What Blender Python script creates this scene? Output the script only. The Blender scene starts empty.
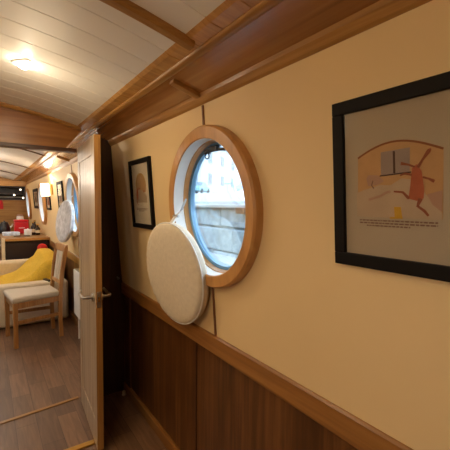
import bpy, bmesh, math, random
from mathutils import Vector, Matrix, Euler
random.seed(4)
PI = math.pi
col = bpy.context.scene.collection
sc = bpy.context.scene
T = math.radians(4.2); TT = math.tan(T); ZD = .798

# ------------------------------------------------------------------ materials
def srgb(r, g, b):
    f = lambda c: ((c/255+.055)/1.055)**2.4 if c > 10 else c/255/12.92
    return (f(r), f(g), f(b), 1)

def newmat(name):
    m = bpy.data.materials.new(name); m.use_nodes = True
    nt = m.node_tree
    return m, nt, nt.nodes['Principled BSDF']

def plain(name, c, rough=.5, metal=0, var=.06, scale=30, bump=0, coat=0):
    m, nt, b = newmat(name)
    b.inputs['Roughness'].default_value = rough; b.inputs['Metallic'].default_value = metal
    b.inputs['Coat Weight'].default_value = coat
    tc = nt.nodes.new('ShaderNodeTexCoord'); n = nt.nodes.new('ShaderNodeTexNoise')
    n.inputs['Scale'].default_value = scale; n.inputs['Detail'].default_value = 4
    nt.links.new(tc.outputs['Object'], n.inputs['Vector'])
    r = nt.nodes.new('ShaderNodeValToRGB')
    r.color_ramp.elements[0].position = .3; r.color_ramp.elements[1].position = .7
    r.color_ramp.elements[0].color = tuple(max(0, x*(1-var)) for x in c[:3])+(1,)
    r.color_ramp.elements[1].color = tuple(min(1, x*(1+var)) for x in c[:3])+(1,)
    nt.links.new(n.outputs['Fac'], r.inputs['Fac']); nt.links.new(r.outputs['Color'], b.inputs['Base Color'])
    if bump:
        bp = nt.nodes.new('ShaderNodeBump'); bp.inputs['Strength'].default_value = bump; bp.inputs['Distance'].default_value = .01
        nt.links.new(n.outputs['Fac'], bp.inputs['Height']); nt.links.new(bp.outputs['Normal'], b.inputs['Normal'])
    return m

def wood(name, dark, mid, light, axis='Y', rough=.38, coat=.25, fine=60, along=2.2, bump=.05):
    m, nt, b = newmat(name)
    b.inputs['Roughness'].default_value = rough; b.inputs['Coat Weight'].default_value = coat
    b.inputs['Coat Roughness'].default_value = .25
    tc = nt.nodes.new('ShaderNodeTexCoord'); mp = nt.nodes.new('ShaderNodeMapping')
    s = [fine, fine, fine]; s['XYZ'.index(axis)] = along
    mp.inputs['Scale'].default_value = s
    nt.links.new(tc.outputs['Object'], mp.inputs['Vector'])
    n = nt.nodes.new('ShaderNodeTexNoise'); n.inputs['Scale'].default_value = 1; n.inputs['Detail'].default_value = 6
    n.inputs['Distortion'].default_value = .6
    nt.links.new(mp.outputs['Vector'], n.inputs['Vector'])
    mp2 = nt.nodes.new('ShaderNodeMapping'); s2 = [fine*.16]*3; s2['XYZ'.index(axis)] = along*.4
    mp2.inputs['Scale'].default_value = s2
    nt.links.new(tc.outputs['Object'], mp2.inputs['Vector'])
    n2 = nt.nodes.new('ShaderNodeTexNoise'); n2.inputs['Scale'].default_value = 1; n2.inputs['Detail'].default_value = 3
    n2.inputs['Distortion'].default_value = 1.2
    nt.links.new(mp2.outputs['Vector'], n2.inputs['Vector'])
    mx = nt.nodes.new('ShaderNodeMath'); mx.operation = 'MULTIPLY_ADD'
    mx.inputs[1].default_value = .55
    nt.links.new(n.outputs['Fac'], mx.inputs[0])
    m2 = nt.nodes.new('ShaderNodeMath'); m2.operation = 'MULTIPLY'; m2.inputs[1].default_value = .45
    nt.links.new(n2.outputs['Fac'], m2.inputs[0]); nt.links.new(m2.outputs[0], mx.inputs[2])
    r = nt.nodes.new('ShaderNodeValToRGB'); e = r.color_ramp.elements
    e[0].position = .33; e[0].color = dark; e[1].position = .68; e[1].color = light
    k = e.new(.5); k.color = mid
    nt.links.new(mx.outputs[0], r.inputs['Fac']); nt.links.new(r.outputs['Color'], b.inputs['Base Color'])
    bp = nt.nodes.new('ShaderNodeBump'); bp.inputs['Strength'].default_value = bump; bp.inputs['Distance'].default_value = .004
    nt.links.new(n.outputs['Fac'], bp.inputs['Height']); nt.links.new(bp.outputs['Normal'], b.inputs['Normal'])
    return m

def emit(name, c, s):
    m, nt, b = newmat(name)
    b.inputs['Base Color'].default_value = c; b.inputs['Emission Color'].default_value = c
    b.inputs['Emission Strength'].default_value = s
    return m

def glass(name, tint=(1, 1, 1, 1), rough=0, refl=1.0):
    m = bpy.data.materials.new(name); m.use_nodes = True; nt = m.node_tree
    nt.nodes.clear()
    o = nt.nodes.new('ShaderNodeOutputMaterial'); mix = nt.nodes.new('ShaderNodeMixShader')
    t = nt.nodes.new('ShaderNodeBsdfTransparent'); t.inputs['Color'].default_value = tint
    g = nt.nodes.new('ShaderNodeBsdfGlossy'); g.inputs['Roughness'].default_value = rough
    fr = nt.nodes.new('ShaderNodeFresnel'); fr.inputs['IOR'].default_value = 1.45
    mu = nt.nodes.new('ShaderNodeMath'); mu.operation = 'MULTIPLY'; mu.inputs[1].default_value = refl
    nt.links.new(fr.outputs[0], mu.inputs[0])
    nt.links.new(mu.outputs[0], mix.inputs[0]); nt.links.new(t.outputs[0], mix.inputs[1]); nt.links.new(g.outputs[0], mix.inputs[2])
    nt.links.new(mix.outputs[0], o.inputs['Surface'])
    return m

def planks(name):
    m, nt, b = newmat(name)
    b.inputs['Roughness'].default_value = .42
    tc = nt.nodes.new('ShaderNodeTexCoord'); mp = nt.nodes.new('ShaderNodeMapping')
    mp.inputs['Rotation'].default_value = (0, 0, PI/2)
    nt.links.new(tc.outputs['Object'], mp.inputs['Vector'])
    br = nt.nodes.new('ShaderNodeTexBrick')
    br.inputs['Scale'].default_value = 1; br.inputs['Brick Width'].default_value = .40; br.inputs['Row Height'].default_value = .115
    br.inputs['Mortar Size'].default_value = .0012; br.inputs['Bias'].default_value = -.1
    br.inputs['Color1'].default_value = srgb(110, 80, 58); br.inputs['Color2'].default_value = srgb(146, 110, 82)
    br.inputs['Mortar'].default_value = srgb(60, 40, 28); br.offset = .37
    nt.links.new(mp.outputs['Vector'], br.inputs['Vector'])
    mp2 = nt.nodes.new('ShaderNodeMapping'); mp2.inputs['Scale'].default_value = (45, 4, 45)
    nt.links.new(tc.outputs['Object'], mp2.inputs['Vector'])
    n = nt.nodes.new('ShaderNodeTexNoise'); n.inputs['Scale'].default_value = 1; n.inputs['Detail'].default_value = 6
    n.inputs['Distortion'].default_value = .8
    nt.links.new(mp2.outputs['Vector'], n.inputs['Vector'])
    r = nt.nodes.new('ShaderNodeValToRGB'); r.color_ramp.elements[0].position = .3; r.color_ramp.elements[1].position = .7
    r.color_ramp.elements[0].color = (.62, .6, .58, 1); r.color_ramp.elements[1].color = (1.05, 1.05, 1.05, 1)
    nt.links.new(n.outputs['Fac'], r.inputs['Fac'])
    mx = nt.nodes.new('ShaderNodeMixRGB'); mx.blend_type = 'MULTIPLY'; mx.inputs[0].default_value = 1
    nt.links.new(br.outputs['Color'], mx.inputs[1]); nt.links.new(r.outputs['Color'], mx.inputs[2])
    nt.links.new(mx.outputs[0], b.inputs['Base Color'])
    return m

M = {}
M['cream'] = plain('cream wall paint', srgb(228, 200, 150), .55, var=.02, scale=3)
M['ceil'] = plain('white satin ceiling boards', srgb(236, 234, 230), .45, var=.02, scale=4, coat=.05)
oakD, oakM, oakL = srgb(132, 90, 42), srgb(164, 118, 60), srgb(188, 142, 80)
M['oakY'] = wood('varnished oak along the boat', oakD, oakM, oakL, 'Y')
M['edging'] = wood('golden oak edging', srgb(176, 126, 66), srgb(198, 148, 84), srgb(214, 168, 104), 'X')
M['oakX'] = wood('varnished oak across the boat', oakD, oakM, oakL, 'X')
M['oakZ'] = wood('varnished oak upright', oakD, oakM, oakL, 'Z')
M['soffit'] = wood('red oak veneer', srgb(128, 80, 38), srgb(154, 102, 52), srgb(182, 130, 74), 'Y', rough=.25, coat=.5, fine=34, along=1.6)
M['header'] = wood('red oak veneer across', srgb(134, 84, 40), srgb(164, 110, 56), srgb(186, 134, 76), 'X', rough=.3, coat=.3, fine=34, along=1.6)
M['lower'] = wood('brown oak panel', srgb(62, 36, 15), srgb(92, 56, 25), srgb(122, 79, 39), 'Z', fine=46, along=2.0)
M['dadoY'] = wood('oak rail', srgb(118, 76, 36), srgb(146, 98, 48), srgb(170, 120, 64), 'Y', fine=50)
M['strip'] = wood('brown oak strip', srgb(96, 58, 30), srgb(120, 74, 40), srgb(140, 90, 52), 'Z', fine=60)
M['darkX'] = wood('dark oak', srgb(62, 34, 16), srgb(84, 50, 26), srgb(104, 64, 34), 'X', fine=50)
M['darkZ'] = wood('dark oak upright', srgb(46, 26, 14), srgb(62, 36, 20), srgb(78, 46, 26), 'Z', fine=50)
M['doorface'] = wood('pale oak boards', srgb(152, 134, 112), srgb(170, 152, 130), srgb(188, 172, 150), 'Z', rough=.42, coat=.15, fine=50)
M['chairwood'] = wood('chair oak', srgb(140, 96, 50), srgb(166, 118, 66), srgb(188, 140, 84), 'Z', fine=70)
M['floor'] = planks('laminate planks')
M['black'] = plain('black painted frame', srgb(14, 10, 10), .6); M['black'].node_tree.nodes['Principled BSDF'].inputs['Specular IOR Level'].default_value = .2
M['blackplastic'] = plain('black plastic', srgb(22, 21, 23), .3)
M['paper'] = plain('print paper', srgb(226, 212, 186), .7, var=.02, scale=6)
M['dimpaper'] = plain('print paper dimmed for falloff', srgb(176, 160, 136), .7, var=.02, scale=6)  # near print's paper, light falloff and vignette darkened into its colour
M['white'] = plain('white paint', srgb(235, 235, 232), .4, var=.02)
M['steel'] = plain('brushed steel', srgb(200, 200, 198), .28, 1, .03)
M['bluemetal'] = plain('blue grey anodised metal', srgb(112, 150, 178), .35, .5, .04)
M['brass'] = plain('brass', srgb(206, 160, 78), .32, 1, .05)
M['fabric'] = plain('calico fabric', srgb(214, 202, 180), .9, var=.05, scale=60, bump=.15)
M['marbled'] = plain('pale patterned fabric', srgb(196, 196, 200), .9, var=.28, scale=22, bump=.1)
M['sofa'] = plain('cream upholstery', srgb(212, 196, 168), .85, var=.05, scale=40, bump=.1)
M['seatpad'] = plain('oatmeal upholstery', srgb(196, 184, 166), .9, var=.05, scale=60, bump=.1)
M['yellow'] = plain('mustard yellow throw', srgb(204, 168, 48), .9, var=.1, scale=50, bump=.2)
M['red'] = plain('red enamel', srgb(196, 24, 34), .3, var=.05)
M['redcloth'] = plain('red cloth', srgb(190, 40, 36), .9, var=.25, scale=30)
M['darkcab'] = plain('dark brown cabinet lacquer', srgb(40, 26, 28), .4, var=.1)
M['bottle'] = plain('dark brown bottle glass', srgb(44, 28, 20), .1)
M['sconce'] = emit('lit frosted glass', (1, .80, .50, 1), 3)
M['lamp'] = emit('lit lamp lens', (1, .88, .68, 1), 40)
M['spark'] = emit('lit small lamp', (1, .85, .6, 1), 4)
M['glass'] = glass('window glass', (.93, .97, 1, 1), refl=.6)
M['picglass'] = glass('picture glass', (.97, .97, .97, 1), .12, .25)
M['stone'] = plain('pale stone', srgb(150, 166, 178), .9, var=.4, scale=14, bump=.6)
M['coping'] = plain('weathered coping', srgb(176, 180, 182), .9, var=.1, scale=6, bump=.3)
M['ground'] = plain('pale gravel path', srgb(150, 156, 160), .95, var=.08, scale=3)
M['timber'] = plain('old timber', srgb(122, 84, 60), .8, var=.2)
M['water'] = plain('canal water', srgb(120, 135, 135), .05, var=.1, scale=2)
M['carpaint'] = plain('pale teal paint', srgb(120, 165, 172), .25, var=.03)
M['carblue'] = plain('pale blue paint', srgb(110, 146, 190), .25, var=.03)
M['tyre'] = plain('tyre rubber', srgb(50, 50, 52), .8)
M['carglass'] = plain('car window', srgb(90, 110, 120), .1)
M['hull'] = plain('painted steel hull', srgb(40, 60, 50), .4)
M['slate'] = plain('slate roof', srgb(150, 160, 168), .8, var=.1)
# picture inks
M['ink_ochre'] = plain('ochre ink', srgb(190, 148, 100), .8, var=.06, scale=40)
M['ink_brown'] = plain('brown ink', srgb(136, 82, 46), .8)
M['ink_lilac'] = plain('grey lilac ink', srgb(152, 134, 124), .8)
M['ink_red'] = plain('orange red ink', srgb(176, 92, 58), .8, var=.12, scale=60)
M['ink_rust'] = plain('rust ink', srgb(140, 76, 48), .8, var=.1, scale=60)
M['ink_yellow'] = plain('yellow ink', srgb(196, 152, 40), .8)
M['ink_sheet'] = plain('cream ink', srgb(184, 160, 132), .8, var=.05, scale=30)
M['ink_pink'] = plain('dusty pink ink', srgb(176, 138, 114), .8, var=.05, scale=30)
M['ink_text'] = plain('grey red print', srgb(128, 96, 80), .8)
M['ink_dark'] = plain('dark ink', srgb(76, 52, 44), .8)

# ------------------------------------------------------------------ mesh helper
class MB:
    def __init__(s): s.bm = bmesh.new(); s.cur = 0
    def mat(s, i): s.cur = i; return s
    def face(s, vs):
        try:
            f = s.bm.faces.new(vs); f.material_index = s.cur; return f
        except ValueError: return None
    def box(s, x0, x1, y0, y1, z0, z1, mtx=None):
        c = [(x, y, z) for x in (x0, x1) for y in (y0, y1) for z in (z0, z1)]
        v = [s.bm.verts.new(mtx @ Vector(p) if mtx else p) for p in c]
        for q in ((0, 1, 3, 2), (4, 6, 7, 5), (0, 4, 5, 1), (2, 3, 7, 6), (0, 2, 6, 4), (1, 5, 7, 3)):
            s.face([v[i] for i in q])
        return s
    def bar(s, a, b, w, d=None, up=(0, 0, 1), w2=None, d2=None):
        """tapered rectangular bar from a to b"""
        a = Vector(a); b = Vector(b); d = d or w; w2 = w2 or w; d2 = d2 or d
        t = (b-a).normalized(); u = Vector(up)
        if abs(t.dot(u)) > .95: u = Vector((1, 0, 0))
        r = t.cross(u).normalized(); u = r.cross(t)
        vs = []
        for p, ww, dd in ((a, w, d), (b, w2, d2)):
            for i, j in ((-1, -1), (1, -1), (1, 1), (-1, 1)):
                vs.append(s.bm.verts.new(p+r*i*ww/2+u*j*dd/2))
        for q in ((3, 2, 1, 0), (4, 5, 6, 7), (0, 1, 5, 4), (1, 2, 6, 5), (2, 3, 7, 6), (3, 0, 4, 7)):
            s.face([vs[i] for i in q])
        return s
    def tube(s, pts, r, n=10, closed=False):
        pts = [Vector(p) for p in pts]; N = len(pts)
        rr = r if isinstance(r, (list, tuple)) else [r]*N
        rings = []; u = None
        for i, p in enumerate(pts):
            if closed: t = pts[(i+1) % N]-pts[i-1]
            else: t = pts[min(i+1, N-1)]-pts[max(i-1, 0)]
            t.normalize()
            if u is None:
                u = Vector((0, 0, 1)) if abs(t.z) < .9 else Vector((1, 0, 0))
            u = (u-t*u.dot(t)).normalized(); w = t.cross(u)
            rings.append([s.bm.verts.new(p+(u*math.cos(2*PI*k/n)+w*math.sin(2*PI*k/n))*rr[i]) for k in range(n)])
        for i in range(N if closed else N-1):
            A, B = rings[i], rings[(i+1) % N]
            for k in range(n): s.face([A[k], A[(k+1) % n], B[(k+1) % n], B[k]])
        if not closed:
            s.face(rings[0][::-1]); s.face(rings[-1])
        return s
    def lathe(s, prof, n=32, mtx=None, closed=False):
        """prof: list of (radius, height) about local Z"""
        rings = []
        for (r, h) in prof:
            if r < 1e-6:
                v = Vector((0, 0, h)); rings.append([s.bm.verts.new(mtx @ v if mtx else v)])
            else:
                rg = []
                for k in range(n):
                    v = Vector((r*math.cos(2*PI*k/n), r*math.sin(2*PI*k/n), h)); rg.append(s.bm.verts.new(mtx @ v if mtx else v))
                rings.append(rg)
        N = len(rings)
        for i in range(N if closed else N-1):
            A, B = rings[i], rings[(i+1) % N]
            for k in range(n):
                if len(A) == 1 and len(B) == 1: continue
                if len(A) == 1: s.face([A[0], B[(k+1) % n], B[k]])
                elif len(B) == 1: s.face([A[k], A[(k+1) % n], B[0]])
                else: s.face([A[k], A[(k+1) % n], B[(k+1) % n], B[k]])
        return s
    def prism(s, poly, axis, a, b):
        """extrude a polygon (2 coords) along axis from a to b"""
        def P(p, h):
            return {'X': (h, p[0], p[1]), 'Y': (p[0], h, p[1]), 'Z': (p[0], p[1], h)}[axis]
        A = [s.bm.verts.new(P(p, a)) for p in poly]; B = [s.bm.verts.new(P(p, b)) for p in poly]
        s.face(A[::-1]); s.face(B); n = len(poly)
        for i in range(n): s.face([A[i], A[(i+1) % n], B[(i+1) % n], B[i]])
        return s
    def grid(s, rows):
        vs = [[s.bm.verts.new(p) for p in r] for r in rows]
        for i in range(len(vs)-1):
            for j in range(len(vs[0])-1):
                s.face([vs[i][j], vs[i][j+1], vs[i+1][j+1], vs[i+1][j]])
        return s
    def build(s, name, mats, parent=None, bevel=0, smooth=35, seg=2, subsurf=0, solid=0):
        bmesh.ops.recalc_face_normals(s.bm, faces=s.bm.faces)
        me = bpy.data.meshes.new(name); s.bm.to_mesh(me); s.bm.free()
        for m in (mats if isinstance(mats, (list, tuple)) else [mats]): me.materials.append(m)
        o = bpy.data.objects.new(name, me); col.objects.link(o)
        if parent: o.parent = parent
        if smooth:
            me.shade_smooth(); me.set_sharp_from_angle(angle=math.radians(smooth))
        if solid:
            md = o.modifiers.new('thickness', 'SOLIDIFY'); md.thickness = solid; md.offset = 0
        if bevel:
            md = o.modifiers.new('edge', 'BEVEL'); md.width = bevel; md.segments = seg; md.limit_method = 'ANGLE'; md.angle_limit = math.radians(40)
        if subsurf:
            md = o.modifiers.new('soft', 'SUBSURF'); md.levels = subsurf; md.render_levels = subsurf
        return o

def tag(o, label=None, cat=None, group=None, kind=None):
    if label: o['label'] = label
    if cat: o['category'] = cat
    if group: o['group'] = group
    if kind: o['kind'] = kind
    return o
def thing(name, label, cat, loc=(0, 0, 0), rot=(0, 0, 0), group=None, kind=None):
    o = bpy.data.objects.new(name, None); col.objects.link(o); o.empty_display_size = .05
    o.location = loc; o.rotation_euler = rot
    return tag(o, label, cat, group, kind)
def struct(o, label, cat): return tag(o, label, cat, None, 'structure')
def copy_tree(o, parent=None):
    c = o.copy(); col.objects.link(c)
    if parent: c.parent = parent
    for ch in list(o.children): copy_tree(ch, c)
    return c
def wall_point(Y, z, off=0):     # a point on the leaning right-hand wall
    return (.8-off*math.cos(T)-TT*(z-ZD), Y, z-off*math.sin(T))
WR = (0, -T, 0)

def cut_holes(o, cutters):
    for c in cutters:
        md = o.modifiers.new('hole', 'BOOLEAN'); md.operation = 'DIFFERENCE'; md.object = c; md.solver = 'EXACT'
    dg = bpy.context.evaluated_depsgraph_get(); dg.update()
    me = bpy.data.meshes.new_from_object(o.evaluated_get(dg))
    o.modifiers.clear(); old = o.data; o.data = me; bpy.data.meshes.remove(old)
    for c in cutters:
        d = c.data; bpy.data.objects.remove(c); bpy.data.meshes.remove(d)

def xaxis_matrix(loc=(0, 0, 0)):   # lathe axis Z -> local -X (towards the room)
    return Matrix.Translation(loc) @ Matrix.Rotation(-PI/2, 4, 'Y')

# ------------------------------------------------------------------ setting
Y0, Y1, YB = -1.6, 9.0, 2.5
XC, ZC, KC = -.25, 1.98, .182
def zceil(x): return ZC-KC*(x-XC)**2
mx = lambda x: 2*XC-x              # mirror to the left-hand side
PORT = [(1.213, 1.355), (3.83, 1.355), (6.25, 1.355), (8.45, 1.355)]
PORT_L = [(-.60, 1.355), (3.83, 1.355), (6.25, 1.355)]

fl = MB().box(mx(.9), .9, Y0-.1, Y1+.1, -.06, 0).build('floor', M['floor'], smooth=0)
struct(fl, 'brown wood-look plank floor running the length of the boat', 'floor')

def wall_side(name, side, ports, label):
    o = MB().box(0, .07, Y0-.1, Y1+.1, -.01, .985).build(name, M['cream'], smooth=0)
    root_x = .8 if side > 0 else mx(.8)
    o.location = (root_x, 0, ZD); o.rotation_euler = WR if side > 0 else (0, -T, PI)
    cs = []
    for (py, pz) in ports:
        c = MB().lathe([(0, -.3), (.275, -.3), (.275, .3), (0, .3)], 64, xaxis_matrix()).build('cutter', M['cream'])
        p = wall_point(py, pz)
        c.location = (p[0] if side > 0 else mx(p[0]), py, pz); c.rotation_euler = WR
        if side < 0: c.rotation_euler = (0, T, 0)
        cs.append(c)
    if side < 0:   # rotated half a turn: box runs the other way along the boat
        o.location.y = Y0+Y1
    bpy.context.view_layer.update()
    cut_holes(o, cs)
    return struct(o, label, 'wall')
wall_side('wall_right', 1, PORT, 'cream painted upper wall on the right with round windows')
wall_side('wall_left', -1, PORT_L, 'cream painted upper wall on the left of the boat')

lr = MB().box(.82, .9, Y0-.1, Y1+.1, 0, .80).build('wall_right', M['lower'], smooth=0)
struct(lr, 'brown oak lower wall panelling under the rail on the right', 'wall panelling')
ll = MB().box(mx(.9), mx(.82), Y0-.1, Y1+.1, 0, .80).build('wall_left', M['lower'], smooth=0)
struct(ll, 'brown oak lower wall panelling on the left of the boat', 'wall panelling')

# dado rails (one per cabin)
def rail(x_front, ya, yb, s):
    xs = lambda x: x if s > 0 else mx(x)
    poly = [(xs(.79), .728), (xs(.79), .80), (xs(.796), .808), (xs(.83), .808), (xs(.83), .728)]
    return MB().prism(poly, 'Y', ya, yb).build('trim_1' if s > 0 else 'trim_2', M['dadoY'], bevel=.002)
struct(rail(.79, Y0, YB-.02, 1), 'oak dado rail under the cream wall in the near cabin', 'dado rail')
struct(rail(.79, YB+.02, Y1, 1), 'oak dado rail along the wall of the far saloon', 'dado rail')
struct(rail(.79, Y0, Y1, -1), 'oak dado rail along the left wall', 'dado rail')
# skirting
sk = MB().prism([(.803, 0), (.803, .06), (.81, .068), (.825, .068), (.825, 0)], 'Y', Y0, Y1).build('baseboard_right', M['dadoY'])
struct(sk, 'brown oak skirting along the foot of the right wall', 'skirting')
# panel seam: slim dark cover strip on the lower panelling
se = MB().box(.8165, .823, 1.429, 1.439, .066, .73).build('trim_3', M['darkZ'])
struct(se, 'dark seam strip between the two lower wall panels', 'trim')
se = MB().box(.808, .823, 2.36, 2.48, .066, .73).build('trim_4', M['lower'], bevel=.004)
struct(se, 'upright brown board on the lower panelling beside the dark bulkhead', 'trim')

# cant board, fascia, edging: cross-section of the roof corner, both sides
def roof_corner(s, n, where):
    X = (lambda x: x) if s > 0 else mx
    pr = lambda poly: [(X(x), z) for x, z in poly]
    so = MB().prism(pr([(.735, 1.797), (.572, 1.846), (.578, 1.868), (.80, 1.83), (.80, 1.797)]), 'Y', Y0, Y1).build('trim_%d' % n, M['soffit'], smooth=0)
    struct(so, 'sloping red oak panel between wall and ceiling on the %s' % where, 'ceiling panel')
    co = MB().prism(pr([(.726, 1.768), (.719, 1.774), (.708, 1.792), (.706, 1.808), (.75, 1.81), (.75, 1.768)]), 'Y', Y0, Y1).build('trim_%d' % (n+1), M['oakY'], smooth=0)
    struct(co, 'oak moulding along the top of the %s wall' % where, 'moulding')
    fa = MB().prism(pr([(.580, 1.842), (.572, 1.843), (.562, 1.850), (.560, 1.858), (.565, 1.868), (.59, 1.868), (.59, 1.843)]), 'Y', Y0, Y1).build('trim_%d' % (n+2), M['oakY'], bevel=.003)
    struct(fa, 'oak fascia board along the ceiling edge on the %s' % where, 'fascia board')
    rows = []
    ys = [Y0]
    k = 0
    while True:
        y = 1.10+.13*(k-20)
        k += 1
        if y < Y0+.02: continue
        if y > Y1: break
        ys += [y-.004, y, y+.004]
    ys.append(Y1)
    gro = set(round(ys[i], 4) for i in range(2, len(ys)-1, 3))
    for y in ys:
        d = .004 if round(y, 4) in gro else 0
        rows.append([(X(.505), y, 1.876+d), (X(.52), y, 1.868+d), (X(.54), y, 1.865+d), (X(.566), y, 1.861+d)])
    ed = MB().grid(rows).build('trim_%d' % (n+3), M['edging'], smooth=0, solid=.008)
    struct(ed, 'grooved oak edging strip around the white ceiling on the %s' % where, 'edging')
roof_corner(1, 5, 'right'); roof_corner(-1, 9, 'left')

# ceilings: grooved boards in the near cabin, plain panels in the saloon
xs = [mx(.53)+i*(.53-mx(.53))/20 for i in range(21)]
ys = [Y0]; k = 0
while 1.10+.13*(k-20) < YB-.01:
    y = 1.10+.13*(k-20); k += 1
    if y < Y0+.02: continue
    ys += [y-.004, y-.0015, y+.0015, y+.004]
ys.append(YB)
rows = []
for i, y in enumerate(ys):
    d = .005 if 0 < i < len(ys)-1 and (i-1) % 4 in (1, 2) else 0
    rows.append([(x, y, zceil(x)+d) for x in xs])
c1 = MB().grid(rows).build('ceiling', M['ceil'], smooth=0, solid=.006)
struct(c1, 'white boarded ceiling of the near cabin with grooves across it', 'ceiling')
c2 = MB().grid([[(x, y, zceil(x)) for x in xs] for y in (YB, 5, 7, Y1)]).build('ceiling', M['ceil'], smooth=0, solid=.006)
struct(c2, 'white panelled ceiling of the far saloon', 'ceiling')

def sweep_beam(n, y0, y1, dep, m, label, x0=mx(.535), x1=.535, cat='beam'):
    b = MB(); N = 20; rows = []
    for i in range(N+1):
        x = x0+(x1-x0)*i/N; z = zceil(x)
        rows.append([(x, y0, z+.004), (x, y0, z-dep*.7), (x, y0+.006, z-dep), (x, y1-.006, z-dep), (x, y1, z-dep*.7), (x, y1, z+.004)])
    b.grid(rows)
    b.face([b.bm.verts[i] for i in ()] ) if False else None
    b.bm.verts.ensure_lookup_table()
    b.face([b.bm.verts[i] for i in range(6)]); L = len(b.bm.verts)
    b.face([b.bm.verts[i] for i in range(L-6, L)])
    o = b.build('trim_%d' % n, m)
    return struct(o, label, cat)
sweep_beam(13, .955, .995, .024, M['oakX'], 'oak beam across the white boarded ceiling')
for i, (y, lab) in enumerate(((4.12, 'nearest batten across the saloon ceiling'), (5.72, 'second batten across the saloon ceiling from the door'), (7.30, 'batten across the saloon ceiling above the kitchen'))):
    sweep_beam(14+i, y-.02, y+.02, .012, M['darkX'], 'brown '+lab, cat='batten')

# cover strips across the sloping panel and down the wall
def cant_strip(n, y, lab):
    b = MB().bar((.712, y, 1.800), (.594, y, 1.836), .034, .022)
    struct(b.build('trim_%d' % n, M['oakX'], bevel=.002), lab, 'cover strip')
cant_strip(17, 1.238, 'short oak cover strip on the sloping panel above the round window')
cant_strip(18, 3.86, 'short cover strip on the sloping panel in the saloon')
def wall_strip(n, y, z0, z1, lab):
    o = MB().box(-.006, .003, -.006, .006, (z0-ZD)/math.cos(T), (z1-ZD)/math.cos(T)).build('trim_%d' % n, M['strip'], bevel=.003)
    o.location = (.8, y, ZD); o.rotation_euler = WR
    struct(o, lab, 'cover strip')
wall_strip(19, 1.232, 1.655, 1.765, 'upright dark cover strip on the wall above the big round window')
wall_strip(20, 1.232, .806, 1.05, 'upright dark cover strip on the wall below the big round window')
wall_strip(21, 3.86, 1.655, 1.765, 'dark cover strip above the first saloon window')
wall_strip(22, 3.86, .806, 1.05, 'dark cover strip below the first saloon window')

# roof slab and end walls closing the boat
low = [(.95, 1.77), (.74, 1.81), (.60, 1.866), (.575, 1.872), (.50, 1.89)]
mid = [(x, zceil(x)+.012) for x in [.4, .2, 0, -.25, -.5, -.7, -.9]]
poly = low+mid+[(mx(x), z) for x, z in low[::-1]]+[(mx(.95), 2.0), (-.7, 2.08), (.2, 2.08), (.95, 2.0)]
ro = MB().prism(poly, 'Y', Y0-.1, Y1+.1).build('roof', M['hull'], smooth=0)
struct(ro, 'painted steel roof of the boat over the ceiling', 'roof')
o = MB().box(mx(.9), .9, Y0-.1, Y0, 0, 2.0).build('wall_back', M['oakX'], smooth=0); struct(o, 'oak end wall behind the near cabin', 'wall')
o = MB().box(mx(.9), .9, Y1, Y1+.1, 0, 2.0).build('wall_front', M['oakX'], smooth=0); struct(o, 'wood end wall at the far end of the boat', 'wall')

# bulkhead with the doorway
HD = 1.715
hb = MB().prism([(-.66, HD), (.425, HD), (.535, 1.85), (.53, 1.865), (.4, zceil(.4)), (.2, zceil(.2)), (0, zceil(0)), (-.25, zceil(-.25)), (-.66, zceil(-.66))], 'Y', YB-.02, YB+.02).build('wall_front', M['header'], smooth=0)
struct(hb, 'oak header panel over the open doorway', 'bulkhead')
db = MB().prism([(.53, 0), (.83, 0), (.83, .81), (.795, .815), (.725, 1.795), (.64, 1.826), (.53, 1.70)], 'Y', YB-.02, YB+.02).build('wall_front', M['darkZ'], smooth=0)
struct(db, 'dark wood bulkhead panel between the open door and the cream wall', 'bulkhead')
lb = MB().prism([(mx(.83), 0), (-.66, 0), (-.66, 1.95), (mx(.53), 1.86), (mx(.725), 1.78), (mx(.83), .81)], 'Y', YB-.02, YB+.02).build('wall_front', M['oakZ'], smooth=0)
struct(lb, 'oak bulkhead on the left of the doorway', 'bulkhead')
b = MB(); N = 20; rows = []
for i in range(N+1):
    x = -.66+(.53+.66)*i/N; z = zceil(x)
    rows.append([(x, YB-.045, z), (x, YB-.045, z-.012), (x, YB-.035, z-.026), (x, YB-.018, z-.026), (x, YB-.018, z)])
b.grid(rows); o = b.build('trim_23', M['oakX'], bevel=.002); struct(o, 'oak moulding where the header meets the white ceiling', 'moulding')
o = MB().box(-.66, .50, YB-.035, YB+.035, HD-.012, HD+.012).build('trim_24', M['darkX'], bevel=.003)
struct(o, 'dark lintel strip along the top of the doorway', 'lintel')
o = MB().box(-.40, .47, -.014, .014, 0, .006).build('trim_25', M['oakX'], bevel=.003); o.location = (.038, 2.513, 0); o.rotation_euler = (0, 0, .10)
struct(o, 'oak threshold strip across the floor in the doorway', 'threshold')
o = MB().box(-.35, .487, 1.995, 2.035, 0, .008).build('trim_26', M['brass'], bevel=.003)
struct(o, 'golden threshold strip on the floor at the foot of the door', 'threshold')

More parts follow.
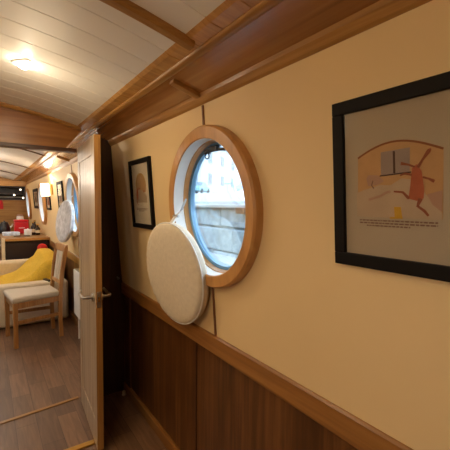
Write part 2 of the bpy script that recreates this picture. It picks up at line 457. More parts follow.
# ------------------------------------------------------------------ round windows
def make_window(name, label):
    w = thing(name, label, 'window', kind='structure')
    X = xaxis_matrix()
    # oak liner ring standing proud of the wall
    prof = [(.2735, -.004), (.2735, .034), (.277, .038), (.318, .038), (.325, .030), (.325, -.004)]
    MB().lathe(prof, 96, X, closed=True).build('liner_ring', M['ring'], w)
    # pale reveal tube
    MB().lathe([(.2735, .034), (.2725, .0345), (.2705, -.014), (.2745, -.014), (.2745, -.005), (.2735, -.005)], 96, X, closed=True).build('reveal', M['white'], w)
    # oak seat ring + steel frame + pane
    MB().lathe([(.274, -.013), (.267, -.015), (.262, -.036), (.274, -.036)], 96, X, closed=True).build('inner_ring', M['ring'], w)
    MB().lathe([(.274, -.036), (.258, -.036), (.252, -.042), (.250, -.055), (.258, -.068), (.274, -.068)], 96, X, closed=True).build('frame', M['bluemetal'], w)
    MB().lathe([(0, -.050), (.252, -.050), (.252, -.055), (0, -.055)], 96, X).build('pane', M['glass'], w)
    return w
M['ring'] = wood('honey oak ring', srgb(176, 126, 70), srgb(198, 146, 86), srgb(212, 164, 102), 'Z', fine=30, along=6)
w1 = make_window('window_1', 'large round window with oak ring and open view of the quay')
w1.location = wall_point(*PORT[0]); w1.rotation_euler = WR
# latch gear at the top of the frame and hinge for the bung
la = MB().tube([(.034, -.075, .226), (.030, .02, .240), (.034, .07, .228)], .006, 8)
la.box(.020, .038, -.03, .03, .226, .248).box(.018, .036, .034, .062, .222, .240)
la = la.build('latch', M['blackplastic'], w1, bevel=.002); la['label'] = 'black latch at the top of the frame'
MB().tube([(.026, .052+.016*math.cos(a), .214+.012*math.sin(a)) for a in [i*PI/6 for i in range(12)]], .0028, 6, closed=True).build('pull_ring', M['blackplastic'], la)
bl = MB()
pts = [(.042, .252*math.cos(a), .252*math.sin(a)) for a in [2*PI*i/96 for i in range(96)]]
bl.tube(pts, .0045, 6, closed=True).build('glazing_seal', M['bluemetal'], w1)
copies = []
for i, (py, pz) in enumerate(PORT[1:]):
    c = copy_tree(w1); c.name = 'window_%d' % (i+2); c.location = wall_point(py, pz)
    c['label'] = ['first round window of the saloon behind the wooden chair', 'second round window of the saloon past the wall lamp', 'farthest round window by the kitchen end'][i]
for i, (py, pz) in enumerate(PORT_L):
    c = copy_tree(w1); c.name = 'window_%d' % (i+5); p = wall_point(py, pz); c.location = (mx(p[0]), py, pz); c.rotation_euler = (0, -T, PI)
    c['label'] = ['nearest', 'middle', 'farthest'][i]+' round window in the left wall'

# ------------------------------------------------------------------ bungs (padded round window covers)
def make_bung(name, label, R, th, mats, group, strap_to):
    t = thing(name, label, 'window cover', group=group)
    X = xaxis_matrix(); h = th/2
    b = MB(); n = 120
    prof = [(0, h+.004), (R*.4, h+.004), (R*.75, h+.003), (R*.9, h+.001), (R*.965, h-.003), (R*.99, h-.009), (R, h-.016), (R, 0), (R, -h+.014), (R*.985, -h+.005), (R*.93, -h), (0, -h)]
    b.lathe(prof, n, X)
    for v in b.bm.verts:     # gathered fabric round the rim
        r = math.hypot(v.co.y, v.co.z); a = math.atan2(v.co.z, v.co.y)
        if r > R*.7:
            k = (r/R-.7)/.3
            g = .0022*k*(math.sin(a*34+1.3*math.sin(a*5))+.6*math.sin(a*57+2))
            v.co.x += g*(.8 if v.co.x < 0 else .3)
            v.co.y *= 1+.25*g; v.co.z *= 1+.25*g
    b.build('pad', mats[0], t, smooth=60)
    pts = [(-h+.013, (R+.001)*math.cos(a), (R+.001)*math.sin(a)) for a in [2*PI*i/96 for i in range(96)]]
    MB().tube(pts, .0035, 6, closed=True).build('piping', mats[1], t)
    return t
bung = make_bung('window_bung', 'round padded cream window cover leaning below the big round window', .236, .05, (M['fabric'], M['white']), 'padded window covers', None)
bung.location = (.716, 1.462, 1.05); bung.rotation_euler = (0, -T-.05, .10)
# its hinge strap up to the window
st = MB()
st.bar((-.01, -.010, .215), (.03, -.016, .262), .03, .010).bar((.03, -.016, .262), (.062, -.022, .285), .022, .008)
st.build('strap', M['white'], bung, bevel=.002)
hg = MB().tube([(.03, -.036, .262), (.03, .006, .262)], .006, 10).bar((.05, -.02, .272), (.085, -.03, .335), .014, .006)
hg.build('hinge', M['steel'], bung)
bung2 = make_bung('window_bung', 'round grey patterned window cover hanging behind the wooden chair', .225, .05, (M['marbled'], M['white']), 'padded window covers', None)
bung2.location = (.70, 4.10, 1.175); bung2.rotation_euler = (0, .13, .16)
MB().bar((0, 0, .21), (.05, -.03, .30), .025, .008).build('strap', M['white'], bung2, bevel=.002)

# ------------------------------------------------------------------ framed pictures
def blob(b, pts, x):
    b.face([b.bm.verts.new((x, p[0], p[1])) for p in pts])
def stroke(b, pts, w, x):
    ws = w if isinstance(w, (list, tuple)) else [w]*len(pts)
    L, R_ = [], []
    for i, p in enumerate(pts):
        a = pts[max(i-1, 0)]; c = pts[min(i+1, len(pts)-1)]
        dx, dy = c[0]-a[0], c[1]-a[1]; l = math.hypot(dx, dy) or 1
        nx, ny = -dy/l*ws[i]/2, dx/l*ws[i]/2
        L.append((p[0]+nx, p[1]+ny)); R_.append((p[0]-nx, p[1]-ny))
    for i in range(len(pts)-1):
        blob(b, [L[i], L[i+1], R_[i+1], R_[i]], x)
def make_frame(label, Y, z, w, h, bar=.031, group=None, paper='paper'):
    t = thing('framed_picture', label, 'picture', wall_point(Y, z), WR, group)
    b = MB(); d0, d1 = -.018, -.001
    b.box(d0, d1, -w/2, w/2, h/2-bar, h/2).box(d0, d1, -w/2, w/2, -h/2, -h/2+bar)
    b.box(d0, d1, -w/2, -w/2+bar, -h/2+bar, h/2-bar).box(d0, d1, w/2-bar, w/2, -h/2+bar, h/2-bar)
    b.build('frame', M['black'], t, bevel=.002)
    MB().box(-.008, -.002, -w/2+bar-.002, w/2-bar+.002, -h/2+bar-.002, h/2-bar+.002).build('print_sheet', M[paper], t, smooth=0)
    MB().box(-.0145, -.0130, -w/2+bar-.001, w/2-bar+.001, -h/2+bar-.001, h/2-bar+.001).build('glass_pane', M['picglass'], t, smooth=0)
    return t
def text_lines(b, y0, widths, z0, dz, x, hh):
    rnd = random.Random(3)
    for i, (wa, wb) in enumerate(widths):
        y = wa
        while y > wb:
            l = rnd.uniform(.004, .011); e = max(y-l, wb)
            blob(b, [(y, z0-i*dz), (e, z0-i*dz), (e, z0-i*dz-hh), (y, z0-i*dz-hh)], x)
            y = e-.0022
W0, H0 = .338, .404
# near picture: an arched room with a bed, a tall window, a red creature leaping and a yellow pail
p1 = make_frame('large black framed storybook print on the cream wall right of the window', .42, 1.42, W0, H0, paper='dimpaper')
b = MB(); x = -.0086
arc = [(.102-.191*i/16, .059+.030*math.sin(PI*(.02+.96*i/16)**.95)) for i in range(17)]
blob(b, arc+[(-.089, -.078), (.104, -.073)], x)                                # ochre wall
b.mat(1); stroke(b, arc, .0045, x-.0006)                                        # arch line
b.mat(2); blob(b, [(.043, .069), (-.023, .072), (-.023, .020), (.043, .018)], x-.0004)
b.mat(3); stroke(b, [(.012, .068), (.011, .02)], .005, x-.0008); stroke(b, [(.046, .016), (-.026, .020)], .003, x-.0008)
b.mat(4); blob(b, [(.106, -.078), (.106, -.022), (.085, -.014), (.066, -.010), (.045, -.004), (.02, -.006), (-.005, .008), (-.03, .004), (-.05, -.02), (-.07, -.045), (-.088, -.066), (-.088, -.080)], x-.0008)
b.mat(5); blob(b, [(.08, .012), (.074, .02), (.05, .018), (.035, .004), (.05, -.004), (.075, -.006)], x-.001); blob(b, [(-.058, -.028), (-.088, -.02), (-.088, -.064), (-.07, -.05)], x-.001)
stroke(b, [(.074, -.038), (.06, -.034), (.045, -.03), (.03, -.022), (.02, -.02)], .006, x-.0012)
b.mat(6); blob(b, [(-.028, .028), (-.038, .036), (-.048, .02), (-.053, -.018), (-.052, -.036), (-.038, -.041), (-.02, -.036), (-.024, -.012)], x-.0014)
b.mat(7)
stroke(b, [(-.040, .028), (-.050, .044), (-.062, .060), (-.066, .064)], [.007, .005, .009, .003], x-.0016)
stroke(b, [(-.034, .030), (-.020, .036), (-.004, .040)], [.004, .004, .007], x-.0016)
stroke(b, [(-.028, .014), (-.012, .018), (-.002, .014)], [.005, .005, .003], x-.0016)
stroke(b, [(-.050, .008), (-.062, .004), (-.073, -.002)], [.004, .004, .007], x-.0016)
stroke(b, [(-.022, -.036), (-.008, -.022), (.012, -.020)], [.007, .005, .004], x-.0016)
stroke(b, [(-.046, -.036), (-.040, -.052), (-.054, -.062), (-.062, -.072)], [.010, .006, .006, .005], x-.0016)
b.mat(8); blob(b, [(.012, -.054), (-.004, -.054), (-.007, -.078), (.010, -.079)], x-.0014); stroke(b, [(.022, -.079), (-.008, -.078)], .004, x-.0013)
b.mat(9); text_lines(b, 0, [(.099, -.080), (.099, -.080), (.080, -.024)], -.0845, .0062, x-.0004, .0034)
stroke(b, [(.062, .006), (.066, -.004), (.060, -.012)], .003, x-.0016)
b.build('artwork', [M[k] for k in ('ink_ochre', 'ink_brown', 'ink_lilac', 'ink_dark', 'ink_sheet', 'ink_pink', 'ink_red', 'ink_rust', 'ink_yellow', 'ink_text')], p1, smooth=0)
# small picture left of the window
p2 = make_frame('black framed print hanging between the door and the round window', 1.955, 1.427, .322, .40, .026)
b = MB()
ring = [(.0+.078*math.cos(a), .045+.072*math.sin(a)) for a in [2*PI*i/24 for i in range(24)]]
blob(b, [(p[0], p[1]) for p in ring if p[1] > -.004], x)
b.mat(1); stroke(b, [p for p in ring[:13]], .006, x-.0006)
b.mat(2); blob(b, [(.09, .0), (.05, .03), (-.02, .02), (-.08, -.01), (-.08, -.05), (.09, -.05)], x-.0004)
b.mat(3); blob(b, [(.062, .035), (.075, .01), (.07, -.03), (.055, -.035), (.048, .0), (.052, .03)], x-.001); stroke(b, [(.06, -.03), (.072, -.05), (.06, -.065)], .008, x-.0012)
stroke(b, [(.055, .02), (.03, .035), (.01, .03)], .007, x-.0012); stroke(b, [(-.03, .01), (-.05, .02), (-.06, .01)], .007, x-.0012)
b.mat(4); text_lines(b, 0, [(.09, -.075), (.09, -.075), (.06, -.03)], -.082, .0075, x-.0004, .004)
b.build('artwork', [M[k] for k in ('ink_ochre', 'ink_yellow', 'ink_sheet', 'ink_red', 'ink_text')], p2, smooth=0)
# pictures in the saloon
def small_art(p, w, h, inks):
    b = MB()
    blob(b, [(-w*.3, -h*.2), (w*.3, -h*.2), (w*.3, h*.3), (-w*.3, h*.3)], -.0086)
    b.mat(1); blob(b, [(-w*.1, -h*.15), (w*.22, -h*.15), (w*.16, h*.05), (-w*.04, h*.12)], -.0092)
    b.build('artwork', [M[k] for k in inks], p, smooth=0)
p3 = make_frame('black framed picture beside the first saloon window and wall lamp', 4.6, 1.452, .35, .36, .034); small_art(p3, .35, .36, ('ink_sheet', 'ink_lilac'))
p4 = make_frame('black framed picture hanging below the lit wall lamp', 5.64, 1.39, .36, .23, .03); small_art(p4, .36, .23, ('ink_pink', 'ink_rust'))
p5 = make_frame('black framed picture at the far end beyond the wall lamp', 7.12, 1.452, .66, .35, .05); small_art(p5, .66, .35, ('ink_sheet', 'ink_brown'))

# ------------------------------------------------------------------ the door
hx, hy = .502, 2.455; nx_, ny_ = .470, 1.905
L = math.hypot(nx_-hx, ny_-hy); ang = math.atan2(ny_-hy, nx_-hx)
# local frame: x from hinge to free edge, y = thickness, origin at the hinge foot
door = thing('door', 'open boarded oak door standing ajar with steel lever handles', 'door', (hx, hy, 0), (0, 0, ang))
DT = .034; ZT, ZB = 1.728, .022
b = MB().box(0, .07, 0, DT, ZB, ZT).box(L-.07, L, 0, DT, ZB, ZT); b.build('stile', M['doorface'], door, bevel=.002)
MB().box(.07, L-.07, 0, DT, ZT-.10, ZT).build('top_rail', M['doorface'], door, bevel=.002)
MB().box(.07, L-.07, 0, DT, ZB, ZB+.14).build('bottom_rail', M['doorface'], door, bevel=.002)
b = MB(); nb = 6; wB = (L-.14)/nb
for i in range(nb):
    a0 = .07+i*wB
    b.prism([(a0, .008), (a0+.004, .004), (a0+wB-.004, .004), (a0+wB, .008), (a0+wB, DT-.008), (a0+wB-.004, DT-.004), (a0+.004, DT-.004), (a0, DT-.008)], 'Z', ZB+.13, ZT-.09)
b.build('board_panel', M['doorface'], door, smooth=0)
ed = MB().box(L-.001, L+.002, .001, DT-.001, ZB, ZT).build('edge_lipping', M['oakZ'], door, smooth=0); ed['label'] = 'orange oak edge lipping'
# which face looks into the near cabin's left: the side at local y = 0 or DT
HZ = .858
def lever(s):
    yf = 0 if s < 0 else DT
    h = MB().lathe([(0, .012), (.020, .012), (.024, .008), (.024, 0), (0, 0)], 24,
                   Matrix.Translation((L-.055, yf, HZ)) @ Matrix.Rotation(PI/2 if s < 0 else -PI/2, 4, 'X')).build('handle_rose', M['steel'], door)
    y1 = yf+s*.056
    MB().tube([(L-.055, yf, HZ), (L-.055, yf+s*.03, HZ), (L-.06, y1-s*.004, HZ), (L-.075, y1, HZ), (L-.14, y1, HZ-.004), (L-.165, y1, HZ-.001), (L-.178, y1-s*.006, HZ+.006), (L-.184, y1-s*.012, HZ+.016)],
              [.009, .009, .009, .0085, .008, .008, .0075, .006], 10).build('lever_handle', M['steel'], h)
lever(-1); lever(1)
MB().box(L+.001, L+.0045, .006, DT-.006, HZ-.045, HZ+.04).build('latch_plate', M['steel'], door, bevel=.001)
MB().prism([(L+.003, .011), (L+.013, .013), (L+.003, .023)], 'Z', HZ-.014, HZ+.012).build('latch_bolt', M['brass'], door)
for z in (.25, 1.45):
    MB().tube([(-.004, DT*.5+.012, z-.04), (-.004, DT*.5+.012, z+.04)], .006, 8).build('hinge', M['brass'], door)
# catches on the dark bulkhead
o = MB().tube([(.762, 2.48, .846), (.762, 2.455, .846), (.762, 2.447, .84)], [.006, .006, .009], 10).build('door_catch', M['steel']); tag(o, 'small steel catch high on the dark bulkhead beside the rail', 'catch')
o = MB().lathe([(0, .03), (.009, .03), (.012, .024), (.012, .006), (.016, 0), (0, 0)], 16, Matrix.Translation((.785, 2.42, 0))).build('door_stop', M['steel']); tag(o, 'small steel door stop on the floor in the dark corner', 'door stop')

# ------------------------------------------------------------------ ceiling lamp
LX, LY = .143, 1.69; LZ = zceil(LX)
slope = math.atan(2*KC*(LX-XC))
lamp = thing('ceiling_light', 'small round lit downlight set in the white boarded ceiling', 'light', (LX, LY, LZ-.004), (PI, -slope, 0))
MB().lathe([(.033, .001), (.034, .009), (.044, .007), (.048, 0), (.033, 0)], 40, closed=True).build('bezel', M['white'], lamp)
MB().lathe([(0, .030), (.012, .027), (.022, .018), (.030, .004), (.033, -.002), (0, -.002)], 32).build('lens', M['lamp'], lamp)
def lamp_light(name, loc, power, colr, size=.03, typ='POINT', rot=None, spot=None):
    ld = bpy.data.lights.new(name, typ); ld.energy = power; ld.color = colr; ld.shadow_soft_size = size
    if typ == 'SPOT': ld.spot_size = spot; ld.spot_blend = .8
    ld.specular_factor = .35
    lo = bpy.data.objects.new(name, ld); col.objects.link(lo); lo.location = loc
    if rot: lo.rotation_euler = rot
    return lo
WARM = (1, .78, .50)
for (lx, ly, pw) in ((LX, LY, 1.0), (-.64, 1.69, .9), (-.5, .25, .9)):
    lz = zceil(lx)
    lamp_light('downlight_beam', (lx, ly, lz-.02), 10*pw, WARM, .03, 'SPOT', (0, 0, 0), math.radians(165))
    lamp_light('downlight_glow', (lx, ly, lz-.20), 1.8*pw, WARM, .12)
for (ly, pw) in ((.62, 5),):           # unseen warm fill by the left wall, added to light the ceiling
    lamp_light('bulb_and_fill_light', (mx(.60), ly, 1.52), pw, WARM, .05)

# wall lamp in the saloon
wl = thing('wall_lamp', 'lit wall lamp with pale glass shade on the saloon wall', 'lamp', wall_point(5.25, 1.555), WR)
MB().box(-.022, .0, -.06, .06, -.07, .07).build('back_plate', M['brass'], wl, bevel=.004)
MB().tube([(-.02, 0, -.03), (-.06, 0, -.045), (-.085, 0, -.03)], .006, 8).build('arm', M['brass'], wl)
MB().lathe([(.0, -.085), (.048, -.085), (.055, -.075), (.055, .075), (.05, .085), (.046, .085), (.05, .07), (.05, -.07), (0, -.078)], 32, Matrix.Translation((-.085, 0, 0))).build('lamp_shade', M['sconce'], wl)
P = wall_point(5.25, 1.70, .10); lamp_light('bulb_and_fill_light', P, 1.6, (1, .86, .66), .04)
lamp_light('saloon_lamp', (-.25, 3.4, 1.80), 8, (1, .88, .72), .06); lamp_light('saloon_lamp', (-.25, 5.1, 1.76), 11, (1, .88, .72), .06); lamp_light('saloon_lamp', (-.25, 6.6, 1.76), 9, (1, .86, .68), .06); lamp_light('saloon_lamp', (-.25, 8.0, 1.76), 10, (1, .84, .64), .06)

# ------------------------------------------------------------------ saloon: chair
ch = thing('dining_chair', 'oak dining chair with oatmeal seat standing beside the cream sofa', 'chair', (.38, 4.0, 0), (0, 0, math.radians(7)))
for sy in (-1, 1):
    MB().bar((-.205, sy*.205, 0), (-.205, sy*.205, .43), .032, .036, w2=.042, d2=.042).build('leg', M['chairwood'], ch, bevel=.003)
    b = MB()
    path = [(.215, sy*.145, 0), (.205, sy*.145, .25), (.21, sy*.146, .45), (.235, sy*.148, .70), (.272, sy*.15, .92)]
    for a, c in zip(path, path[1:]): b.bar(a, c, .034, .036)
    b.build('leg', M['chairwood'], ch, bevel=.002)
    MB().bar((-.20, sy*.205, .40), (.21, sy*.145, .40), .022, .055).build('seat_rail', M['chairwood'], ch, bevel=.002)
    MB().bar((-.20, sy*.205, .24), (.212, sy*.145, .24), .018, .034).build('stretcher', M['chairwood'], ch, bevel=.002)
MB().bar((-.205, -.2, .40), (-.205, .2, .40), .022, .055).build('seat_rail', M['chairwood'], ch, bevel=.002)
MB().bar((.21, -.14, .40), (.21, .14, .40), .022, .055).build('seat_rail', M['chairwood'], ch, bevel=.002)
b = MB(); poly = [(-.235, -.23), (.20, -.165), (.20, .165), (-.235, .23)]
b.prism(poly, 'Z', .425, .485); b.build('seat', M['seatpad'], ch, bevel=.022, seg=4, smooth=60)
MB().bar((.271, -.168, .905), (.271, .168, .905), .026, .075, up=(.2, 0, 1)).build('top_rail', M['chairwood'], ch, bevel=.006)
MB().bar((.222, -.14, .56), (.222, .14, .56), .022, .04).build('back_rail', M['chairwood'], ch, bevel=.003)
for sy in (-.075, 0, .075):
    MB().bar((.222, sy, .57), (.265, sy, .885), .055, .012, up=(1, 0, 0)).build('back_slat', M['seatpad'], ch, bevel=.003)

# ------------------------------------------------------------------ saloon: sofa, throw, cushion
sofa = thing('sofa', 'low cream sofa along the wall with a yellow throw over it', 'sofa', (.2, 5.0, 0))
def sof(name, x0, x1, y0, y1, z0, z1, bev=.04, m='sofa'):
    return MB().box(x0-.2, x1-.2, y0-5, y1-5, z0, z1).build(name, M[m], sofa, bevel=bev, seg=4, smooth=60)
sof('base', -.28, .77, 4.42, 5.72, .03, .28, .015)
sof('armrest', -.30, .775, 4.38, 4.56, .02, .475, .035)
sof('armrest', -.30, .775, 5.58, 5.76, .02, .575, .04)
sof('seat_cushion', -.28, .58, 4.57, 5.57, .24, .352, .03)
MB().prism([(.24-.2, .345), (.56-.2, .345), (.56-.2, .59), (.53-.2, .59), (.36-.2, .42)], 'Y', 4.74-5, 5.55-5).build('back_cushion', M['sofa'], sofa, bevel=.01)
MB().prism([(4.575-5, .28), (4.575-5, .45), (4.69-5, .60), (4.9-5, .63), (5.15-5, .655), (5.565-5, .655), (5.565-5, .28)], 'X', .57-.2, .76-.2).build('backrest', M['sofa'], sofa, bevel=.04, seg=4, smooth=60)
# throw: draped grid over seat and backrest
def smooth01(t): t = max(0, min(1, t)); return t*t*(3-2*t)
rows = []; rnd = random.Random(8)
for i in range(41):
    y = 4.60+.955*i/40
    row = []
    back = .64+.05*smooth01((y-4.62)/.5)
    for j in range(41):
        s = j/40
        if s < .5:
            xx = -.24+(.80)*s/.5*.97; z = .372+.012*math.sin(9*y+14*xx)+.008*math.sin(23*xx-5*y)
            z += .26*max(0, min(1, (xx-.16)/.38))**1.25
        elif s < .8:
            k = (s-.5)/.3; xx = .536+.05*k; z = .632+(back+.025-.632)*k
        else:
            k = (s-.8)/.2; xx = .586+.15*k; z = back+.025+.01*math.sin(PI*k)
        if i < 3: z = min(z, .36+.25*i*(z-.36)); y = 4.59+.004*i
        row.append((xx, y, z))
    rows.append(row)
th = MB().grid(rows).build('throw_blanket', M['yellow'], smooth=180, solid=.012)
tag(th, 'mustard yellow throw draped over the cream sofa', 'throw')
cu = MB().lathe([(0, .04), (.04, .035), (.06, .022), (.07, 0), (.06, -.022), (.04, -.035), (0, -.04)], 20).build('cushion', M['redcloth'], smooth=60)
cu.location = (.66, 5.66, .72); cu.rotation_euler = (1.2, .2, 0); tag(cu, 'small red cushion behind the yellow throw', 'cushion')
rm = MB().box(-.02, .02, -.07, .07, 0, .016).build('remote_control', M['blackplastic'], bevel=.003); rm.location = (.565, 4.47, .476); rm.rotation_euler = (0, 0, .3)
tag(rm, 'slim black remote control lying on the near sofa arm', 'remote control')

# radiator on the wall beyond the door
ra = thing('radiator', 'white panel radiator on the saloon wall beyond the door', 'radiator', (.80, 3.35, .25))
MB().box(-.085, -.03, -.42, .42, .0, .46).build('panel', M['white'], ra, bevel=.008)
b = MB()
b.prism([(-.40+.01*k, .458 if k % 2 else .464) for k in range(81)]+[(.40, .45), (-.40, .45)], 'X', -.08, -.035)
b.build('top_grille', M['steel'], ra)
for y in (-.3, .3): MB().box(-.03, .015, y-.02, y+.02, .1, .36).build('bracket', M['white'], ra)
for y in (-.36, .36): MB().tube([(-.05, y, 0), (-.05, y, -.25)], .009, 8).build('pipe', M['white'], ra)

# ------------------------------------------------------------------ kitchen end
cab = thing('kitchen_cabinet', 'dark brown kitchen cabinet behind the sofa under the worktop', 'cabinet', (.46, 6.3, 0))
MB().box(-.26, .33, -.36, .80, .06, .815).build('body', M['darkcab'], cab, bevel=.004)
MB().box(-.24, .31, -.33, .78, 0, .06).build('plinth', M['blackplastic'], cab)
MB().box(-.24, .31, -.372, -.36, .09, .79).build('end_panel', M['darkcab'], cab, bevel=.003)
for k in range(2):
    d = MB().box(-.278, -.26, -.34+k*.57, .21+k*.57, .09, .79).build('door', M['darkcab'], cab, bevel=.003)
    MB().tube([(-.278, .16+k*.57, .6), (-.30, .16+k*.57, .61), (-.30, .16+k*.57, .71), (-.278, .16+k*.57, .72)], .005, 8).build('handle', M['steel'], d)
wt = MB().box(.17, .795, 5.90, 7.5, .815, .852).build('worktop', M['oakX'], bevel=.004); tag(wt, 'oak worktop on the dark brown kitchen cabinet', 'worktop')
tt_ = MB()
rows = [[(.172+.045*j/8, (5.98, 5.93, 5.889)[i], .8575) for j in range(9)] for i in range(3)]+[[(.165+.045*j/8, 5.889+.003*math.sin(j*2.2+i), .85-.44*i/12) for j in range(9)] for i in range(13)]
tw = MB().grid(rows).build('tea_towel', M['sofa'], smooth=180, solid=.006); tag(tw, 'pale tea towel hanging at the end of the dark cabinet', 'towel')
WZ = .852
bb = thing('bread_bin', 'red enamel bread bin on the oak worktop', 'bread bin', (.49, 6.95, WZ))
MB().box(-.105, .105, -.13, .13, 0, .20).build('body', M['red'], bb, bevel=.02, seg=3)
MB().box(-.11, .11, -.135, .135, .20, .235).build('lid', M['red'], bb, bevel=.012, seg=3)
MB().tube([(-.04, 0, .235), (-.035, 0, .262), (.035, 0, .262), (.04, 0, .235)], .007, 8).build('handle', M['white'], bb)
MB().tube([(-.04, -.131, .10), (-.035, -.15, .10), (.035, -.15, .10), (.04, -.131, .10)], .005, 8).build('front_handle', M['white'], bb)
pk = MB().box(-.12, .10, -.08, .08, 0, .055).build('food_packet', [plain('blue and white packet', srgb(196, 206, 218), .5, var=.35, scale=18)], bevel=.006)
pk.location = (.33, 6.55, WZ); pk.rotation_euler = (0, 0, .15); tag(pk, 'blue and white packet lying in front of the red bread bin', 'packet')
ty = MB().box(-.11, .11, -.06, .06, 0, .012).build('tray', M['blackplastic'], bevel=.003); ty.location = (.45, 6.30, WZ); tag(ty, 'small dark tray at the edge of the oak worktop', 'tray')
cn = thing('canister', 'white canister between bread bin and dark bottles', 'canister', (.545, 6.42, WZ))
MB().lathe([(0, 0), (.052, 0), (.054, .004), (.054, .085), (0, .085)], 24).build('body', M['white'], cn)
MB().lathe([(.056, .083), (.056, .097), (.05, .10), (.012, .10), (.012, .112), (0, .114)], 24).build('lid', M['white'], cn)
def bottle(x, y, h, r, label):
    t = thing('bottle', label, 'bottle', (x, y, WZ), group='dark bottles on the worktop')
    MB().lathe([(0, 0), (r*.92, 0), (r, .006), (r, h*.55), (r*.85, h*.64), (r*.4, h*.74), (r*.36, h*.92), (0, h*.92)], 20).build('body', M['bottle'], t)
    MB().lathe([(r*.44, h*.90), (r*.44, h), (0, h)], 16).build('cap', M['brass'], t)
    MB().lathe([(r+.0008, h*.2), (r+.0008, h*.45)], 20).build('paper_label', M['paper'], t)
bottle(.625, 6.50, .215, .034, 'tall dark bottle beside the white canister')
bottle(.69, 6.46, .18, .036, 'dark bottle nearest the cream wall on the worktop')
bottle(.665, 6.64, .235, .033, 'dark bottle standing behind two others on the worktop')
kt = thing('kettle', 'black kettle at the far left of the oak worktop', 'kettle', (.25, 7.08, WZ))
MB().lathe([(0, 0), (.09, 0), (.095, .01), (.085, .10), (.06, .17), (.055, .18), (0, .18)], 28).build('body', M['blackplastic'], kt)
MB().lathe([(.055, .178), (.05, .192), (.014, .197), (.012, .215), (0, .217)], 20).build('lid', M['blackplastic'], kt)
MB().tube([(-.055, 0, .165), (-.12, 0, .17), (-.135, 0, .10), (-.088, 0, .045)], .010, 8).build('handle', M['blackplastic'], kt)
MB().tube([(.075, 0, .09), (.11, 0, .12), (.125, 0, .16)], [.018, .013, .010], 8).build('spout', M['steel'], kt)
jr = thing('jar', 'small pale jar with pink lid standing behind the bread bin', 'jar', (.50, 7.30, WZ))
MB().lathe([(0, 0), (.05, 0), (.055, .01), (.055, .27), (.045, .29), (0, .29)], 20).build('body', M['white'], jr)
MB().lathe([(.047, .288), (.047, .315), (0, .317)], 20).build('lid', M['ink_pink'], jr)
oc = thing('wall_cupboard', 'dark overhead kitchen cupboard below the saloon ceiling', 'cupboard', (.08, 7.12, 1.42))
b = MB(); b.box(-1.30, .49, -.16, .16, 0, .018).box(-1.30, .49, -.16, .16, .10, .115).box(-1.30, .49, -.16, .16, .215, .235)
b.box(-.5, -.48, -.16, .16, .018, .215).box(.47, .49, -.16, .16, .018, .215).box(-1.30, .47, .145, .16, .018, .215)
b.build('carcass', M['darkcab'], oc, bevel=.002)
MB().tube([(-.48, -.15, .05), (.47, -.15, .05)], .006, 8).build('rail', M['steel'], oc)
cc = MB().box(-1.30, .50, -.175, .165, .236, .325).build('cornice', M['oakX'], oc, bevel=.006); cc['label'] = 'oak cornice along the top'
for i, (x_, z_, lb) in enumerate(((.40, 1.505, 'bright little spotlight in the middle of the dark cupboard'), (.49, 1.60, 'small spotlight at the top right of the dark cupboard'), (.53, 1.46, 'tiny spotlight at the lower right corner of the dark cupboard'))):
    s_ = thing('spotlight', lb, 'light', (x_, 6.945, z_), (PI/2, 0, 0), 'small lamps on the overhead cupboard')
    MB().lathe([(.0, -.01), (.016, -.01), (.02, .015), (.017, .017), (0, .012)], 16).build('housing', M['steel'], s_)
    MB().lathe([(.011, .0165), (.007, .020), (0, .021)], 16).build('lens', M['spark'], s_)
ov = MB().prism([(-.06, 0), (.06, 0), (.055, .14), (.03, .20), (-.02, .20), (-.06, .14), (-.10, .11), (-.10, .08), (-.06, .06)], 'Y', 0, .03).build('oven_glove', M['redcloth'], bevel=.01)
ov.location = (.25, 8.9725, 1.24); tag(ov, 'red oven glove hanging on the far wooden wall', 'oven glove')

# ------------------------------------------------------------------ outside
o = MB().box(1.0, 2.0, -12, 40, .2, .55).build('water', M['water'], smooth=0); struct(o, 'strip of canal water between boat and quay', 'water')
o = MB().box(-40, -1.5, -30, 40, .2, .55).build('water', M['water'], smooth=0); struct(o, 'wide canal water on the far side of the boat', 'water')
qw = MB(); rnd = random.Random(5)
zl = [.2, .62, .89, 1.135, 1.335]
for r in range(4):
    y = -3+rnd.uniform(0, .5)
    while y < 16:
        l = rnd.uniform(.5, 1.0)
        qw.box(2.0+rnd.uniform(-.02, .02), 2.5, y+.008, y+l-.008, zl[r]+.008, zl[r+1]-.008); y += l
qo = qw.build('quay_wall', M['stone'], bevel=.015); struct(qo, 'pale stone block quay wall seen through the round window', 'quay wall')
o = MB().box(2.06, 2.6, -3, 16.5, .2, 1.33).build('quay_wall', M['coping'], smooth=0); struct(o, 'mortar core of the stone quay wall', 'quay wall')
o = MB().box(1.72, 2.0, -3, 16.5, .2, .86).build('ledge', M['coping'], bevel=.02); struct(o, 'white ledge at the foot of the quay wall', 'ledge')
o = MB().box(1.97, 2.6, -3, 16.5, 1.335, 1.375).build('coping', M['coping'], bevel=.01); struct(o, 'pale coping along the top of the quay wall', 'coping')
o = MB().prism([(2.6, 0), (2.6, 1.37), (5, 1.375), (5.02, 1.46), (9, 1.75), (20, 2.68), (80, 5.6), (80, 0)], 'Y', -40, 140).build('ground', M['ground'], smooth=0); struct(o, 'pale bank rising behind the quay', 'ground')
o = MB().box(1.93, 1.985, 2.54, 2.66, 1.285, 1.345).build('timber_block', M['timber'], bevel=.005)
tag(o, 'small brown timber block on the quay edge', 'block')
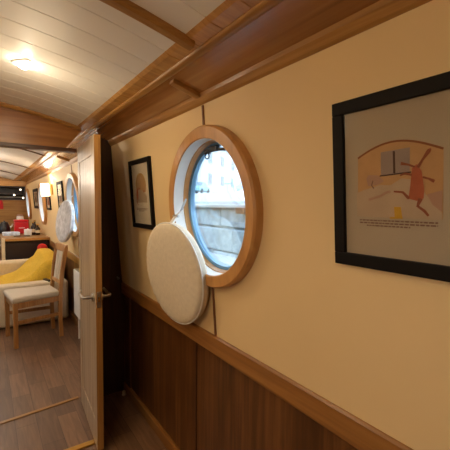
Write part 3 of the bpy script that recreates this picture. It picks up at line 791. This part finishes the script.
def car(label, px, py, pz, m, rz):
    t = thing('car', label, 'car', (px, py, pz), (0, 0, rz), 'cars parked on the bank')
    MB().prism([(-2, .3), (-2.05, .7), (-1.9, .9), (-1.0, 1.0), (1.1, 1.0), (1.95, .85), (2.05, .6), (2, .3)], 'Y', -.85, .85).build('body', m, t, bevel=.08, seg=3)
    MB().prism([(-1.25, .98), (-.7, 1.45), (.55, 1.47), (1.2, .98)], 'Y', -.74, .74).build('cabin', M['carglass'], t, bevel=.06)
    for sx in (-1.25, 1.25):
        for sy in (-.8, .8):
            MB().lathe([(0, -.1), (.32, -.1), (.33, -.06), (.33, .06), (.32, .1), (0, .1)], 20, Matrix.Translation((sx, sy, .33)) @ Matrix.Rotation(PI/2, 4, 'X')).build('wheel', M['tyre'], t)
car('pale teal car parked on the bank outside the round window', 22.66, 39.2, 2.80, M['carpaint'], .7)
car('pale blue car parked on the bank at the right of the view', 27.86, 35.66, 3.05, M['carblue'], .5)
sg = thing('signpost', 'thin signpost standing on the bank between two parked cars', 'signpost', (17.16, 24.75, 2.43))
MB().tube([(0, 0, -.1), (0, 0, .75)], .025, 8).build('post', M['slate'], sg)
MB().bar((-.25, .2, .78), (.25, -.2, .78), .03, .07).build('sign_plate', M['bluemetal'], sg)

M['render'] = plain('pale grey render', srgb(196, 202, 206), .9, var=.06, scale=.4)
hs = thing('house', 'long pale house far away on the bank beyond the parked cars', 'house', (44, 62, 3.7), (0, 0, .62))
MB().box(-30, 30, 0, 9, -.5, 9).build('wall', M['render'], hs, smooth=0)
MB().prism([(-.6, 8.9), (9.6, 8.9), (4.5, 13)], 'X', -30.5, 30.5).build('roof', M['slate'], hs, smooth=0)
for k in range(9):
    for zz in (1.4, 5.2):
        wn = MB().box(-26+k*6.4, -24.2+k*6.4, -.08, .05, zz, zz+2.1).build('window', M['coping'], hs, smooth=0)
        MB().box(-25.85+k*6.4, -24.35+k*6.4, -.12, -.08, zz+.15, zz+1.95).build('window_pane', M['carglass'], wn, smooth=0)
# ------------------------------------------------------------------ daylight
w = bpy.data.worlds.new('overcast sky'); sc.world = w; w.use_nodes = True
nt = w.node_tree; bg = nt.nodes['Background']
tc = nt.nodes.new('ShaderNodeTexCoord'); sp = nt.nodes.new('ShaderNodeSeparateXYZ'); rp = nt.nodes.new('ShaderNodeValToRGB')
nt.links.new(tc.outputs['Generated'], sp.inputs[0]); nt.links.new(sp.outputs['Z'], rp.inputs[0]); nt.links.new(rp.outputs[0], bg.inputs['Color'])
rp.color_ramp.elements[0].position = 0; rp.color_ramp.elements[0].color = (.86, .94, 1.0, 1)
rp.color_ramp.elements[1].position = .8; rp.color_ramp.elements[1].color = (.66, .82, 1.0, 1)
bg.inputs['Strength'].default_value = 5.5
for nm, side, ports in (('r', 1, PORT), ('l', -1, PORT_L)):
    for (py, pz) in ports:       # sampling portals in the window openings
        ld = bpy.data.lights.new('window_portal', 'AREA'); ld.shape = 'DISK'; ld.size = .5
        ld.cycles.is_portal = True
        lo = bpy.data.objects.new('window_portal', ld); col.objects.link(lo)
        p = wall_point(py, pz, -.10); lo.location = (p[0] if side > 0 else mx(p[0]), py, pz)
        lo.rotation_euler = (0, PI/2 if side > 0 else -PI/2, 0)

# ------------------------------------------------------------------ camera
cam = bpy.data.cameras.new('camera'); co = bpy.data.objects.new('camera', cam); col.objects.link(co)
cam.sensor_width = 36; cam.lens = 28.0; cam.clip_start = .02
pitch, yaw, roll = math.radians(3.25), math.radians(34.3), math.radians(.5)
F = Vector((math.sin(yaw)*math.cos(pitch), math.cos(yaw)*math.cos(pitch), -math.sin(pitch)))
Rr = Vector((math.cos(yaw), -math.sin(yaw), 0)); U = Rr.cross(F)
R2 = Rr*math.cos(roll)+U*math.sin(roll); U2 = U*math.cos(roll)-Rr*math.sin(roll)
mt = Matrix((R2, U2, -F)).transposed().to_4x4(); mt.translation = (0, 0, 1.366)
co.matrix_world = mt
sc.camera = co

vs = sc.view_settings
sc.display_settings.display_device = 'sRGB'
vs.view_transform = 'Standard'; vs.look = 'None'; vs.gamma = 1; vs.use_curve_mapping = False
vs.exposure = .6
sc.cycles.use_denoising = True
sc.cycles.max_bounces = 10; sc.cycles.diffuse_bounces = 6; sc.cycles.transparent_max_bounces = 12
